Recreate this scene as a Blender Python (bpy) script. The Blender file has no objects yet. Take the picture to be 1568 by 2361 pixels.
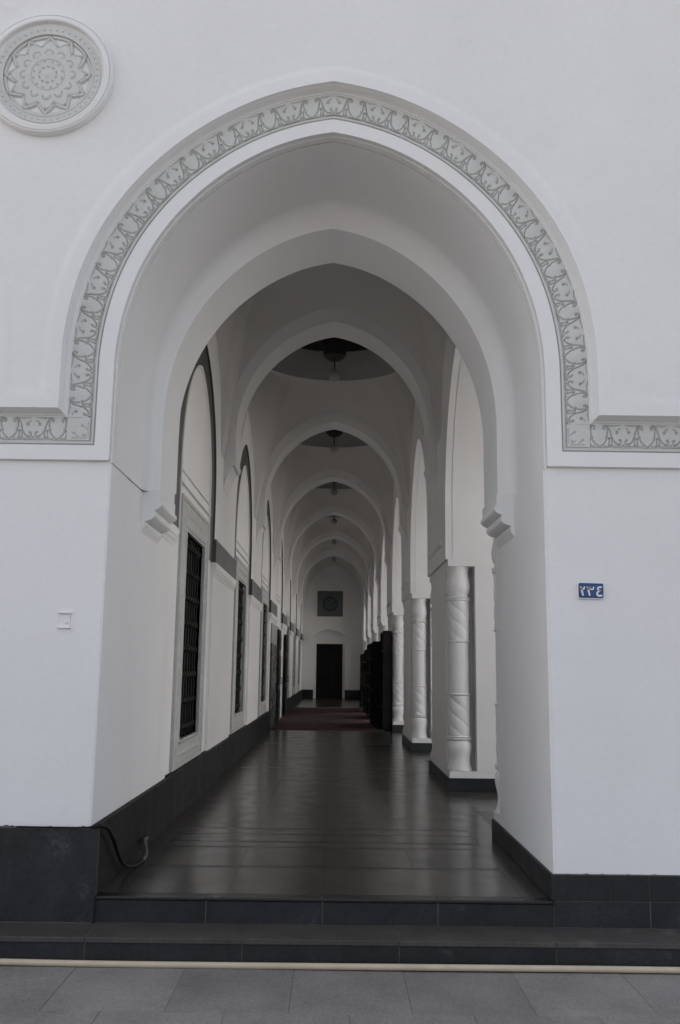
import bpy, bmesh, math, random
import numpy as np
from mathutils import Vector, Matrix
random.seed(7); np.random.seed(7)
PI = math.pi
sc = bpy.context.scene
C = sc.collection

# ------------------------------------------------------------------ camera
cam_d = bpy.data.cameras.new('camera'); cam = bpy.data.objects.new('camera', cam_d); C.objects.link(cam)
cam_d.sensor_fit = 'VERTICAL'; cam_d.sensor_height = 36.0
cam_d.lens = 2100.0 / 2361.0 * 36.0
cam_d.clip_start = 0.05; cam_d.clip_end = 2000
PITCH, YAW, ROLL = 9.771, 0.268, 0.72
cam.matrix_world = (Matrix.Translation((0.055, -6.05, 1.42)) @ Matrix.Rotation(math.radians(-YAW), 4, 'Z')
                    @ Matrix.Rotation(math.radians(90 + PITCH), 4, 'X') @ Matrix.Rotation(math.radians(ROLL), 4, 'Z'))
sc.camera = cam

# ------------------------------------------------------------------ sky and sun (sun stands behind the building)
SUN_EL, SUN_AZ = math.radians(40), math.radians(-45)      # azimuth from +Y towards +X
w = bpy.data.worlds.new('World'); sc.world = w; w.use_nodes = True
nt = w.node_tree; nt.nodes.clear()
sky = nt.nodes.new('ShaderNodeTexSky'); sky.sky_type = 'NISHITA'; sky.sun_disc = False
sky.sun_elevation = SUN_EL; sky.sun_rotation = SUN_AZ
sky.air_density = 0.6; sky.dust_density = 4.0; sky.ozone_density = 0.4
bg = nt.nodes.new('ShaderNodeBackground'); bg.inputs[1].default_value = 0.13
wo = nt.nodes.new('ShaderNodeOutputWorld')
hs = nt.nodes.new('ShaderNodeHueSaturation'); hs.inputs['Saturation'].default_value = 0.40
nt.links.new(sky.outputs[0], hs.inputs['Color']); nt.links.new(hs.outputs[0], bg.inputs[0]); nt.links.new(bg.outputs[0], wo.inputs[0])
sd = bpy.data.lights.new('sun', 'SUN'); sd.energy = 3.2; sd.angle = math.radians(0.6); sd.color = (1.0, 0.97, 0.935)
so = bpy.data.objects.new('sun', sd); C.objects.link(so); so.location = (4, 30, 30)
dirv = Vector((math.sin(SUN_AZ) * math.cos(SUN_EL), math.cos(SUN_AZ) * math.cos(SUN_EL), math.sin(SUN_EL)))
so.rotation_euler = dirv.to_track_quat('Z', 'Y').to_euler()
sc.view_settings.view_transform = 'Standard'; sc.view_settings.look = 'None'
sc.view_settings.exposure = 1.70; sc.view_settings.use_white_balance = True; sc.view_settings.white_balance_temperature = 6650; sc.view_settings.gamma = 1.0
sc.render.engine = 'CYCLES'
sc.cycles.max_bounces = 10; sc.cycles.diffuse_bounces = 6; sc.cycles.glossy_bounces = 4
sc.cycles.use_denoising = True
sc.cycles.sample_clamp_indirect = 6.0

# ------------------------------------------------------------------ materials
def new_mat(name):
    m = bpy.data.materials.new(name); m.use_nodes = True
    return m, m.node_tree, m.node_tree.nodes['Principled BSDF']
def N(t, kind, **kw):
    n = t.nodes.new(kind)
    for k, v in kw.items():
        if hasattr(n, k): setattr(n, k, v)
        else: n.inputs[k].default_value = v
    return n
def stone(name, c1, c2, scale=3.0, rough=(0.5, 0.7), bump=0.1, bscale=60.0, bdist=0.002, detail=6.0, spec=0.5,
          fleck=None, bevel=0.0, obj=False, veins=None, vary=0.0, grain=None, wave=0.0):
    """two-tone mottled surface with fine relief; fleck adds pale scuffs, veins a wave grain"""
    m, t, b = new_mat(name)
    tc = N(t, 'ShaderNodeTexCoord'); src = tc.outputs['Object']
    if not obj:
        g = N(t, 'ShaderNodeNewGeometry'); src = g.outputs['Position']
    n1 = N(t, 'ShaderNodeTexNoise', Scale=scale, Detail=detail, Roughness=0.62); t.links.new(src, n1.inputs['Vector'])
    r1 = N(t, 'ShaderNodeValToRGB'); r1.color_ramp.elements[0].position = 0.3; r1.color_ramp.elements[1].position = 0.72
    r1.color_ramp.elements[0].color = (*c1, 1); r1.color_ramp.elements[1].color = (*c2, 1)
    t.links.new(n1.outputs[0], r1.inputs[0]); col = r1.outputs[0]
    if veins:
        wv = N(t, 'ShaderNodeTexWave', Scale=veins[0], Distortion=veins[1], Detail=4.0); t.links.new(src, wv.inputs['Vector'])
        mx = N(t, 'ShaderNodeMix', data_type='RGBA'); mx.inputs[7].default_value = (*veins[2], 1)
        mm = N(t, 'ShaderNodeMath', operation='MULTIPLY'); mm.inputs[1].default_value = veins[3]
        t.links.new(wv.outputs['Fac'], mm.inputs[0]); t.links.new(mm.outputs[0], mx.inputs[0]); t.links.new(col, mx.inputs[6]); col = mx.outputs[2]
    if fleck:
        n3 = N(t, 'ShaderNodeTexNoise', Scale=fleck[0], Detail=8.0, Roughness=0.75); t.links.new(src, n3.inputs['Vector'])
        r3 = N(t, 'ShaderNodeValToRGB'); r3.color_ramp.elements[0].position = fleck[1]; r3.color_ramp.elements[1].position = fleck[1] + 0.12
        r3.color_ramp.elements[0].color = (0, 0, 0, 1); r3.color_ramp.elements[1].color = (fleck[3],) * 3 + (1,)
        t.links.new(n3.outputs[0], r3.inputs[0])
        mx = N(t, 'ShaderNodeMix', data_type='RGBA'); mx.inputs[7].default_value = (*fleck[2], 1)
        t.links.new(r3.outputs[0], mx.inputs[0]); t.links.new(col, mx.inputs[6]); col = mx.outputs[2]
    if grain:
        ng = N(t, 'ShaderNodeTexNoise', Scale=grain[0], Detail=3.0, Roughness=0.7); t.links.new(src, ng.inputs['Vector'])
        gm = N(t, 'ShaderNodeMapRange'); gm.inputs[1].default_value = 0.25; gm.inputs[2].default_value = 0.75; gm.inputs[3].default_value = 1-grain[1]; gm.inputs[4].default_value = 1+grain[1]
        hg = N(t, 'ShaderNodeHueSaturation'); t.links.new(ng.outputs[0], gm.inputs[0]); t.links.new(gm.outputs[0], hg.inputs['Value']); t.links.new(col, hg.inputs['Color']); col = hg.outputs[0]
    if vary:
        oi = N(t, 'ShaderNodeObjectInfo'); vr = N(t, 'ShaderNodeMapRange'); vr.inputs[3].default_value = 1-vary; vr.inputs[4].default_value = 1+vary
        hv = N(t, 'ShaderNodeHueSaturation'); t.links.new(oi.outputs['Random'], vr.inputs[0]); t.links.new(vr.outputs[0], hv.inputs['Value']); t.links.new(col, hv.inputs['Color']); col = hv.outputs[0]
    t.links.new(col, b.inputs['Base Color'])
    mr = N(t, 'ShaderNodeMapRange'); mr.inputs[3].default_value = rough[0]; mr.inputs[4].default_value = rough[1]
    n4 = N(t, 'ShaderNodeTexNoise', Scale=scale * 2.7, Detail=5.0); t.links.new(src, n4.inputs['Vector'])
    t.links.new(n4.outputs[0], mr.inputs[0]); t.links.new(mr.outputs[0], b.inputs['Roughness'])
    b.inputs['Specular IOR Level'].default_value = spec
    nrm = None
    if bevel:
        bv = N(t, 'ShaderNodeBevel', samples=4); bv.inputs['Radius'].default_value = bevel; nrm = bv.outputs[0]
    if bump:
        n2 = N(t, 'ShaderNodeTexNoise', Scale=bscale, Detail=5.0); t.links.new(src, n2.inputs['Vector'])
        bp = N(t, 'ShaderNodeBump', Strength=bump, Distance=bdist); t.links.new(n2.outputs[0], bp.inputs['Height'])
        if nrm: t.links.new(nrm, bp.inputs['Normal'])
        nrm = bp.outputs[0]
    if wave:
        n5 = N(t, 'ShaderNodeTexNoise', Scale=2.2, Detail=2.0); t.links.new(src, n5.inputs['Vector'])
        b5 = N(t, 'ShaderNodeBump', Strength=1.0, Distance=wave); t.links.new(n5.outputs[0], b5.inputs['Height'])
        if nrm: t.links.new(nrm, b5.inputs['Normal'])
        nrm = b5.outputs[0]
    if nrm: t.links.new(nrm, b.inputs['Normal'])
    return m
M = {}
M['plaster'] = stone('white_plaster', (0.76, 0.755, 0.745), (0.81, 0.805, 0.80), 0.9, (0.6, 0.8), 0.12, 38.0, 0.004, spec=0.25, bevel=0.006)
M['wall'] = stone('white_wall_paint', (0.76, 0.755, 0.745), (0.81, 0.805, 0.80), 0.7, (0.6, 0.8), 0.16, 14.0, 0.006, spec=0.25, bevel=0.006,
                  fleck=(1.7, 0.62, (0.70, 0.69, 0.67), 0.6), grain=(26.0, 0.025), wave=0.006)
M['relief'] = stone('carved_gypsum', (0.57, 0.575, 0.555), (0.63, 0.635, 0.615), 2.5, (0.6, 0.8), 0.10, 60.0, 0.003, spec=0.25)
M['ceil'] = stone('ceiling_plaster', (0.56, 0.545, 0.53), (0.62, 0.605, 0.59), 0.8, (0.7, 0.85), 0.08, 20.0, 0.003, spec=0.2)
M['granite'] = stone('dark_granite', (0.012, 0.0135, 0.0145), (0.027, 0.029, 0.0305), 2.2, (0.36, 0.62), 0.12, 120.0, 0.001, spec=0.3,
                     fleck=(1.6, 0.60, (0.11, 0.115, 0.12), 0.55), vary=0.15, grain=(40.0, 0.35))
M['granite_in'] = stone('dark_skirting_stone', (0.010, 0.011, 0.0115), (0.021, 0.022, 0.0225), 2.2, (0.42, 0.62), 0.12, 120.0, 0.001, spec=0.06, fleck=(1.9, 0.64, (0.06, 0.06, 0.06), 0.5), grain=(40.0, 0.3))
M['tread'] = stone('worn_dark_tread', (0.040, 0.036, 0.033), (0.075, 0.068, 0.062), 3.0, (0.45, 0.7), 0.15, 90.0, 0.001,
                   fleck=(2.6, 0.60, (0.17, 0.16, 0.15), 0.6), grain=(50.0, 0.30), vary=0.12)
M['floor'] = stone('polished_floor_stone', (0.020, 0.018, 0.016), (0.064, 0.057, 0.049), 1.5, (0.10, 0.32), 0.06, 9.0, 0.0012, spec=0.5,
                   fleck=(5.0, 0.66, (0.13, 0.112, 0.092), 0.6), vary=0.06, grain=(22.0, 0.30), wave=0.0012)
M['floor_dark'] = stone('polished_dark_strip', (0.008, 0.008, 0.008), (0.016, 0.015, 0.015), 3.0, (0.22, 0.36), 0.05, 9.0, 0.001)
M['joint'] = stone('dark_joint', (0.030, 0.028, 0.026), (0.055, 0.052, 0.048), 8.0, (0.6, 0.8), 0.1, 80, 0.001)
M['paving_joint'] = stone('sandy_joint', (0.10, 0.096, 0.092), (0.17, 0.165, 0.158), 6.0, (0.8, 0.9), 0.2, 80, 0.001)
M['grout'] = stone('pale_grout', (0.06, 0.057, 0.053), (0.12, 0.115, 0.11), 8.0, (0.8, 0.9), 0.1, 80, 0.001)
M['paving'] = stone('grey_paving_stone', (0.165, 0.159, 0.153), (0.25, 0.241, 0.232), 2.4, (0.6, 0.85), 0.35, 140.0, 0.003,
                    fleck=(3.2, 0.60, (0.11, 0.105, 0.10), 0.6), detail=9.0, vary=0.08, grain=(70.0, 0.30))
M['ground'] = stone('sandy_paving', (0.13, 0.122, 0.112), (0.17, 0.160, 0.148), 0.6, (0.8, 0.95), 0.1, 20.0, 0.004)
M['marble'] = stone('carved_grey_marble', (0.40, 0.41, 0.39), (0.50, 0.51, 0.49), 6.0, (0.4, 0.6), 0.9, 34.0, 0.010, obj=True,
                    fleck=(30.0, 0.60, (0.30, 0.31, 0.29), 0.5))
M['lining'] = stone('dark_arch_stone', (0.065, 0.062, 0.057), (0.10, 0.095, 0.086), 1.6, (0.35, 0.55), 0.05, 40.0, 0.001)
M['lining_cool'] = stone('dark_impost_stone', (0.055, 0.057, 0.055), (0.085, 0.086, 0.081), 1.3, (0.3, 0.5), 0.05, 40.0, 0.001)
M['iron'] = stone('black_iron', (0.006, 0.006, 0.006), (0.012, 0.0115, 0.011), 12.0, (0.5, 0.7), 0.1, 60, 0.001, spec=0.2)
M['glass'] = stone('unlit_room_pane', (0.004, 0.004, 0.004), (0.007, 0.007, 0.007), 3.0, (0.5, 0.6), 0.0, spec=0.15)  # near-black colour stands in for the dark room behind the grille
M['wood'] = stone('dark_wood', (0.006, 0.005, 0.0045), (0.013, 0.010, 0.009), 2.0, (0.5, 0.7), 0.1, 30, 0.001, spec=0.2, veins=(6.0, 5.0, (0.006, 0.005, 0.004), 0.5))
M['boss'] = stone('dark_boss_wood_unlit_dome', (0.020, 0.019, 0.018), (0.032, 0.030, 0.028), 4.0, (0.6, 0.8), 0.05, 30, 0.001)  # wood of the boss; on drum ceilings its darkness stands for missing light
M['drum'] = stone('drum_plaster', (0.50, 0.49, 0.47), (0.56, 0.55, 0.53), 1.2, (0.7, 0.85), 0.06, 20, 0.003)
M['globe'] = stone('opal_globe', (0.36, 0.35, 0.335), (0.42, 0.41, 0.39), 5, (0.25, 0.35), 0)
M['carpet'] = stone('red_carpet', (0.036, 0.006, 0.008), (0.062, 0.010, 0.012), 4.0, (0.9, 1.0), 0.6, 160.0, 0.004)
M['hose'] = stone('beige_hose', (0.44, 0.37, 0.27), (0.56, 0.48, 0.36), 5.0, (0.45, 0.65), 0.08, 40, 0.001, fleck=(9.0, 0.62, (0.30, 0.25, 0.18), 0.5))
M['cable'] = stone('black_cable', (0.006, 0.006, 0.006), (0.011, 0.011, 0.011), 9, (0.5, 0.7), 0.1, 60, 0.001, spec=0.15)
M['tape'] = stone('frayed_cable_sheath', (0.03, 0.03, 0.029), (0.16, 0.155, 0.145), 40, (0.6, 0.8), 0.2, 90, 0.002)
M['blue'] = stone('blue_enamel', (0.009, 0.042, 0.165), (0.012, 0.052, 0.20), 6, (0.25, 0.4), 0.03, 40, 0.001)
M['white'] = stone('white_enamel', (0.72, 0.73, 0.74), (0.78, 0.78, 0.79), 6, (0.3, 0.5), 0.03, 40, 0.001)
M['panel'] = stone('grey_green_tile', (0.075, 0.088, 0.086), (0.12, 0.135, 0.132), 9, (0.3, 0.5), 0.2, 30, 0.002)
M['panel_dark'] = stone('dark_teal_tile', (0.020, 0.030, 0.036), (0.030, 0.042, 0.048), 5, (0.3, 0.5), 0.05, 30, 0.001)
M['script'] = stone('pale_script_inlay', (0.10, 0.115, 0.12), (0.13, 0.145, 0.15), 5, (0.3, 0.5), 0.0)
M['dado'] = stone('grey_polished_dado', (0.040, 0.044, 0.044), (0.060, 0.064, 0.063), 2, (0.2, 0.35), 0.03, 30, 0.001)
M['dado_pale'] = stone('pale_grey_marble', (0.28, 0.285, 0.28), (0.36, 0.365, 0.36), 2, (0.3, 0.5), 0.03, 30, 0.001)

# ------------------------------------------------------------------ mesh helpers
class MB:
    def __init__(s): s.v = []; s.f = []
    def quad(s, *p):
        i = len(s.v); s.v += [tuple(q) for q in p]; s.f.append(tuple(range(i, i + len(p))))
    def box(s, x0, x1, y0, y1, z0, z1):
        i = len(s.v)
        s.v += [(x0,y0,z0),(x1,y0,z0),(x1,y1,z0),(x0,y1,z0),(x0,y0,z1),(x1,y0,z1),(x1,y1,z1),(x0,y1,z1)]
        s.f += [tuple(i+k for k in q) for q in ((0,3,2,1),(4,5,6,7),(0,1,5,4),(1,2,6,5),(2,3,7,6),(3,0,4,7))]
        return s
    def cbox(s, x0, x1, y0, y1, z0, z1, c=0.004):
        """box with chamfered edges"""
        bm = bmesh.new(); bmesh.ops.create_cube(bm, size=1)
        for v in bm.verts: v.co = Vector(((x0+x1)/2+v.co.x*(x1-x0), (y0+y1)/2+v.co.y*(y1-y0), (z0+z1)/2+v.co.z*(z1-z0)))
        bmesh.ops.bevel(bm, geom=bm.edges[:], offset=c, segments=1, affect='EDGES')
        s.add_bm(bm); return s
    def add_bm(s, bm):
        i = len(s.v); bm.verts.index_update()
        s.v += [tuple(v.co) for v in bm.verts]; s.f += [tuple(i+v.index for v in f.verts) for f in bm.faces]; bm.free()
    def rows(s, R, close=False):
        """quads between consecutive rows of equal length"""
        i = len(s.v); n = len(R[0])
        for r in R: s.v += [tuple(p) for p in r]
        for a in range(len(R)-1):
            for b in range(n if close else n-1):
                c = (b+1) % n
                s.f.append((i+a*n+b, i+a*n+c, i+(a+1)*n+c, i+(a+1)*n+b))
        return s
    def ngon(s, pts):
        bm = bmesh.new(); f = bm.faces.new([bm.verts.new(p) for p in pts]); f.normal_update()
        bmesh.ops.triangulate(bm, faces=[f]); s.add_bm(bm); return s
    def lathe(s, prof, cx=0, cy=0, n=32, cap=True):
        R = [[(cx+r*math.cos(2*PI*k/n), cy+r*math.sin(2*PI*k/n), z) for k in range(n)] for r, z in prof]
        s.rows(R, True)
        if cap:
            s.quad(*R[0][::-1]); s.quad(*R[-1])
        return s
    def tube(s, pts, rad, n=10):
        pts = [Vector(p) for p in pts]; R = []
        up = Vector((0.13, 0.2, 0.97))
        for i, p in enumerate(pts):
            d = (pts[min(i+1, len(pts)-1)] - pts[max(i-1, 0)]).normalized()
            a = d.cross(up)
            a = (a if a.length > 1e-3 else d.cross(Vector((1, 0, 0)))).normalized(); b = d.cross(a)
            r = rad if not callable(rad) else rad(i)
            R.append([p + a*r*math.cos(2*PI*k/n) + b*r*math.sin(2*PI*k/n) for k in range(n)])
        s.rows(R, True); s.quad(*R[0]); s.quad(*R[-1][::-1]); return s
    def prism(s, poly, axis, a0, a1):
        """extrude a 2D polygon along axis: 'x' (poly = y,z), 'y' (x,z), 'z' (x,y)"""
        def P(u, v, a): return (a, u, v) if axis == 'x' else (u, a, v) if axis == 'y' else (u, v, a)
        A = [P(u, v, a0) for u, v in poly]; B = [P(u, v, a1) for u, v in poly]
        n = len(poly)
        for k in range(n): s.quad(A[k], A[(k+1) % n], B[(k+1) % n], B[k])
        s.ngon(A); s.ngon(B); return s
    def mesh(s, name, smooth=None, merge=True):
        me = bpy.data.meshes.new(name); me.from_pydata(s.v, [], s.f)
        bm = bmesh.new(); bm.from_mesh(me)
        if merge: bmesh.ops.remove_doubles(bm, verts=bm.verts, dist=1e-5)
        bmesh.ops.recalc_face_normals(bm, faces=bm.faces)
        bm.to_mesh(me); bm.free()
        if smooth is not None:
            me.shade_smooth()
            try: me.set_sharp_from_angle(angle=math.radians(smooth))
            except Exception: pass
        return me
def link(name, me, mat, parent=None, loc=(0, 0, 0), rot=(0, 0, 0)):
    o = bpy.data.objects.new(name, me); C.objects.link(o)
    if mat is not None and not me.materials: me.materials.append(M[mat])
    o.location = loc; o.rotation_euler = rot
    if parent: o.parent = parent
    return o
def build(name, mb, mat, parent=None, loc=(0, 0, 0), rot=(0, 0, 0), smooth=None, merge=True):
    return link(name, mb.mesh(name, smooth, merge), mat, parent, loc, rot)
def empty(name, loc=(0, 0, 0), rotz=0):
    o = bpy.data.objects.new(name, None); C.objects.link(o); o.location = loc; o.rotation_euler = (0, 0, rotz); o.empty_display_size = 0.1
    return o
def tag(o, label, cat, group=None):
    o['label'] = label; o['category'] = cat
    if group: o['group'] = group
    return o
def struct(o): o['kind'] = 'structure'; return o

_TH = np.radians([0, 7, 14.1, 22, 29.4, 38.9, 48.3, 59.6, 70.1, 80.2, 90])
_RV = np.array([1, 1.0085, 1.022, 1.030, 1.027, 1.0165, 1.003, .9888, .9825, .988, 1])
_PC = np.polyfit(_TH, _RV, 6, w=[30, 1, 1, 1, 1, 1, 1, 1, 1, 1, 30])
def _ap(p):
    th = p*PI/2; r = float(np.polyval(_PC, th))
    return r*math.cos(th), r*math.sin(th)
def arch(a, zs, za, n=40, phis=None):
    """right springing -> apex -> left springing of a pointed arch, as (x, z); phis run 0..1"""
    ph = phis if phis is not None else [k/n for k in range(n+1)]
    R = []
    for p in ph:
        u, v = _ap(p); R.append((a*min(u, 1.0), zs+(za-zs)*v))
    R[-1] = (0.0, za); R[0] = (a, zs) if ph[0] <= 0 else R[0]
    return R + [(-x, z) for x, z in R[-2::-1]]
_TU = np.array([_ap(k/200) for k in range(201)])
def arch_z(x): return float(np.interp(-min(abs(x), 1.0), -_TU[:, 0], _TU[:, 1]))
def wobble(pts, amp): return [(x+random.uniform(-amp, amp), y+random.uniform(-amp, amp), z+random.uniform(-amp, amp)) for x, y, z in pts]

# ------------------------------------------------------------------ key dimensions (metres)
XR, XL = 1.46, -1.47          # lower corridor faces
XRU = 1.43                    # upper face of the arcade
A0, ZS0, ZA0, ZB0 = 1.485, 3.15, 5.24, 2.79     # entrance arch
NB = 7                        # bays
RC = [3.70+5.27*k for k in range(NB)]; RH = 1.53      # arcade openings on the right
LC = [3.92+5.14*k for k in range(NB)]; LH = 1.42      # arched recesses on the left
RIB = [6.35+5.22*k for k in range(6)]; RT = 0.30      # cross ribs (centre, half thickness)
YEND = 38.6
ZIMP = 2.78
MIR = -2.05                   # axis between the entrance arch and the neighbouring blind arch

bld = tag(empty('arcaded_building'), 'white plastered building with a tall pointed entrance arch and a vaulted arcade corridor', 'building')

# ================================================================== GROUND, STEPS, FLOOR
gr = struct(build('ground', MB().box(-300, 300, -300, 300, -0.9, -0.345), 'ground'))
pl = struct(build('plaza', MB().box(-9, 9, -9.0, -0.30, -0.50, -0.3122), 'paving_joint'))
jx = [-1.42+0.634*k for k in range(-3, 9)]
jy = [-0.325, -1.05, -1.78, -2.5]
for r in range(3):
    off = 0.0 if r == 0 else (0.31 if r == 1 else 0.1)
    for k in range(len(jx)-1):
        z = -0.31+random.uniform(-0.0015, 0.0015)
        build('paving_slab', MB().cbox(jx[k]+off+0.0018, jx[k+1]+off-0.0018, jy[r+1]+0.0018, jy[r]-0.0018, -0.34, z, 0.002), 'paving', pl)
rest = MB().box(-9, 9, -9.0, jy[3]-0.004, -0.34, -0.311); o = build('paving_slab', rest, 'paving', pl)
stp = struct(build('step', MB().box(-9, 9, -0.3255, 0.4, -0.5, -0.157), 'grout'))
tx = [-1.39+0.927*k for k in range(-3, 6)]
for k in range(len(tx)-1):
    build('tread_slab', MB().cbox(tx[k]+0.001, tx[k+1]-0.001, -0.335, 0.02, -0.185, -0.155+random.uniform(-0.001, 0.001), 0.003), 'tread', stp)
    build('riser_slab', MB().cbox(tx[k]+0.0015, tx[k+1]-0.0015, -0.327, -0.30, -0.33, -0.187, 0.002), 'granite', stp)

fl = struct(build('floor', MB().box(-1.9, 2.55, 0.02, 39.2, -0.5, -0.004), 'joint'))
build('riser_backing', MB().box(-1.47, 1.47, -0.0105, 0.03, -0.16, -0.003), 'grout', fl)
rx = [-1.456, -0.724, 0.004, 0.728, 1.458]
for k in range(4):
    build('riser_slab', MB().cbox(rx[k]+0.002, rx[k+1]-0.002, -0.012, 0.03, -0.154, -0.022, 0.002), 'granite', fl)
for k in range(4):
    build('nosing_slab', MB().cbox(rx[k]+0.0015, rx[k+1]-0.0015, -0.022, 0.085, -0.0215, 0.0, 0.006), 'floor_dark', fl)
# tile rows: (y0, y1, dark?)
rows = [(0.087, 0.86, 0), (0.86, 0.92, 1), (0.92, 1.60, 0), (1.60, 1.66, 1), (1.66, 1.83, 0), (1.83, 1.89, 1), (1.89, 2.19, 0), (2.19, 2.24, 1), (2.24, 2.46, 0), (2.46, 2.52, 1)]
y = 2.52
while y < 15.6:
    rows.append((y, y+0.72, 0)); y += 0.72
    if len(rows) % 7 == 3: rows.append((y, y+0.06, 1)); y += 0.06
g = 0.0008
for (a, b, d) in rows:
    cols = [-1.272, -0.61, 0.004, 0.65, 1.278]
    if d: cols = [-1.272, 0.004, 1.278]
    for k in range(len(cols)-1):
        build('floor_tile', MB().box(cols[k]+g, cols[k+1]-g, a+g, b-g, -0.012, random.uniform(-0.0006, 0.0006)), 'floor_dark' if d else 'floor', fl)
y = 0.087
while y < 15.5:
    build('border_tile', MB().box(-1.6, -1.272-g, y+g, y+0.9-g, -0.012, 0.0004), 'floor', fl)
    build('border_tile', MB().box(1.278+g, 1.53-g, y+g, y+0.9-g, -0.012, -0.0003), 'floor', fl)
    if y > 1.8: build('border_tile', MB().box(1.53+g, 2.5, y+g, y+0.9-g, -0.012, 0.0003), 'floor_dark' if int(y/0.9) % 3 == 0 else 'floor', fl)
    y += 0.9
build('floor_field', MB().box(-1.6, 2.5, y+0.1, 39.0, -0.012, 0.0), 'floor', fl)

# ================================================================== FACADE
def facade_curve(o, y, n=44, phis=None):
    """the moulding line at offset o outside the opening: blind arch, pier, entrance arch, right wing"""
    A = arch(A0+o, ZS0, ZA0+o, n, phis=phis); h = len(A)//2
    zb = ZB0+o; cxn = 2*MIR
    pts = [(cxn+x, z) for x, z in A[:h+1][::-1]]            # blind arch: apex -> its right springing
    pts += [(cxn+A0+o, zb), (-A0-o, zb)]
    pts += [(x, z) for x, z in A[::-1]]
    pts += [(A0+o, zb), (6.0, zb)]
    pts = [(x, max(z, zb)) for x, z in pts]
    return [(x, y, z) for x, z in pts]
def sweep(name, prof, mat, smooth=30):
    return build(name, MB().rows([facade_curve(o, y) for o, y in prof]), mat, bld, smooth=smooth)
YU = -0.135
sweep('flat_band', [(0.0, 0.02), (0.0, -0.032), (0.102, -0.032)], 'plaster')
sweep('inner_moulding', [(0.102, -0.032), (0.103, -0.020), (0.112, -0.016), (0.113, -0.030), (0.124, -0.034), (0.125, -0.022), (0.138, -0.022)], 'relief')
sweep('outer_moulding', [(0.296, -0.022), (0.296, -0.032), (0.304, -0.034), (0.305, -0.044), (0.312, -0.046), (0.318, -0.06), (0.322, -0.085), (0.328, -0.112), (0.334, -0.122), (0.334, YU)], 'plaster', 40)
def blend(o0, y0, o1, y1, n=6):
    return [(o0+(o1-o0)*k/n, y0+(y1-y0)*(0.5-0.5*math.cos(PI*k/n))) for k in range(n+1)]
sweep('surround_band', [(0.334, YU), (0.41, YU)] + blend(0.41, YU, 0.475, YU+0.010)[1:], 'wall')
# upper wall sheet around the band
out = facade_curve(0.475, YU+0.010)
ZT = 9.6
build('upper_wall', MB().ngon(out + [(6.0, YU+0.010, ZT), (2*MIR, YU+0.010, ZT)]), 'wall', bld)
build('upper_wall', MB().box(-9, 2*MIR-0.002, YU+0.010, 0.5, -0.3, ZT), 'wall', bld)
build('blind_arch_back', MB().box(2*MIR-0.001, -2.58, 0.30, 0.5, -0.3, 5.6), 'wall', bld)
# lower wall: left pier, right wing (fronts and jambs)
def lower(name, x0, x1):
    m = MB(); m.box(x0, x1, 0.0, 0.5, -0.16, ZB0-0.001)
    return build(name, m, 'wall', bld)
lower('lower_wall', 2*MIR+A0, -A0+0.006); lower('lower_wall', A0-0.006, 6.0)
build('band_underside', MB().box(2*MIR+A0, -A0, -0.031, 0.02, ZB0-0.001, ZB0+0.004), 'plaster', bld)
build('band_underside', MB().box(A0, 6.0, -0.031, 0.02, ZB0-0.001, ZB0+0.004), 'plaster', bld)

_A = arch(A0, ZS0, ZA0, 44); _h = len(_A)//2
_bl = [(2*MIR+x, z) for x, z in _A[:_h+1][::-1]] + [(2*MIR+A0, ZB0)]
build('blind_arch_reveal', MB().rows([[(x, 0.019, z) for x, z in _bl], [(x, 0.302, z) for x, z in _bl]]), 'plaster', bld, smooth=30)
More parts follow.
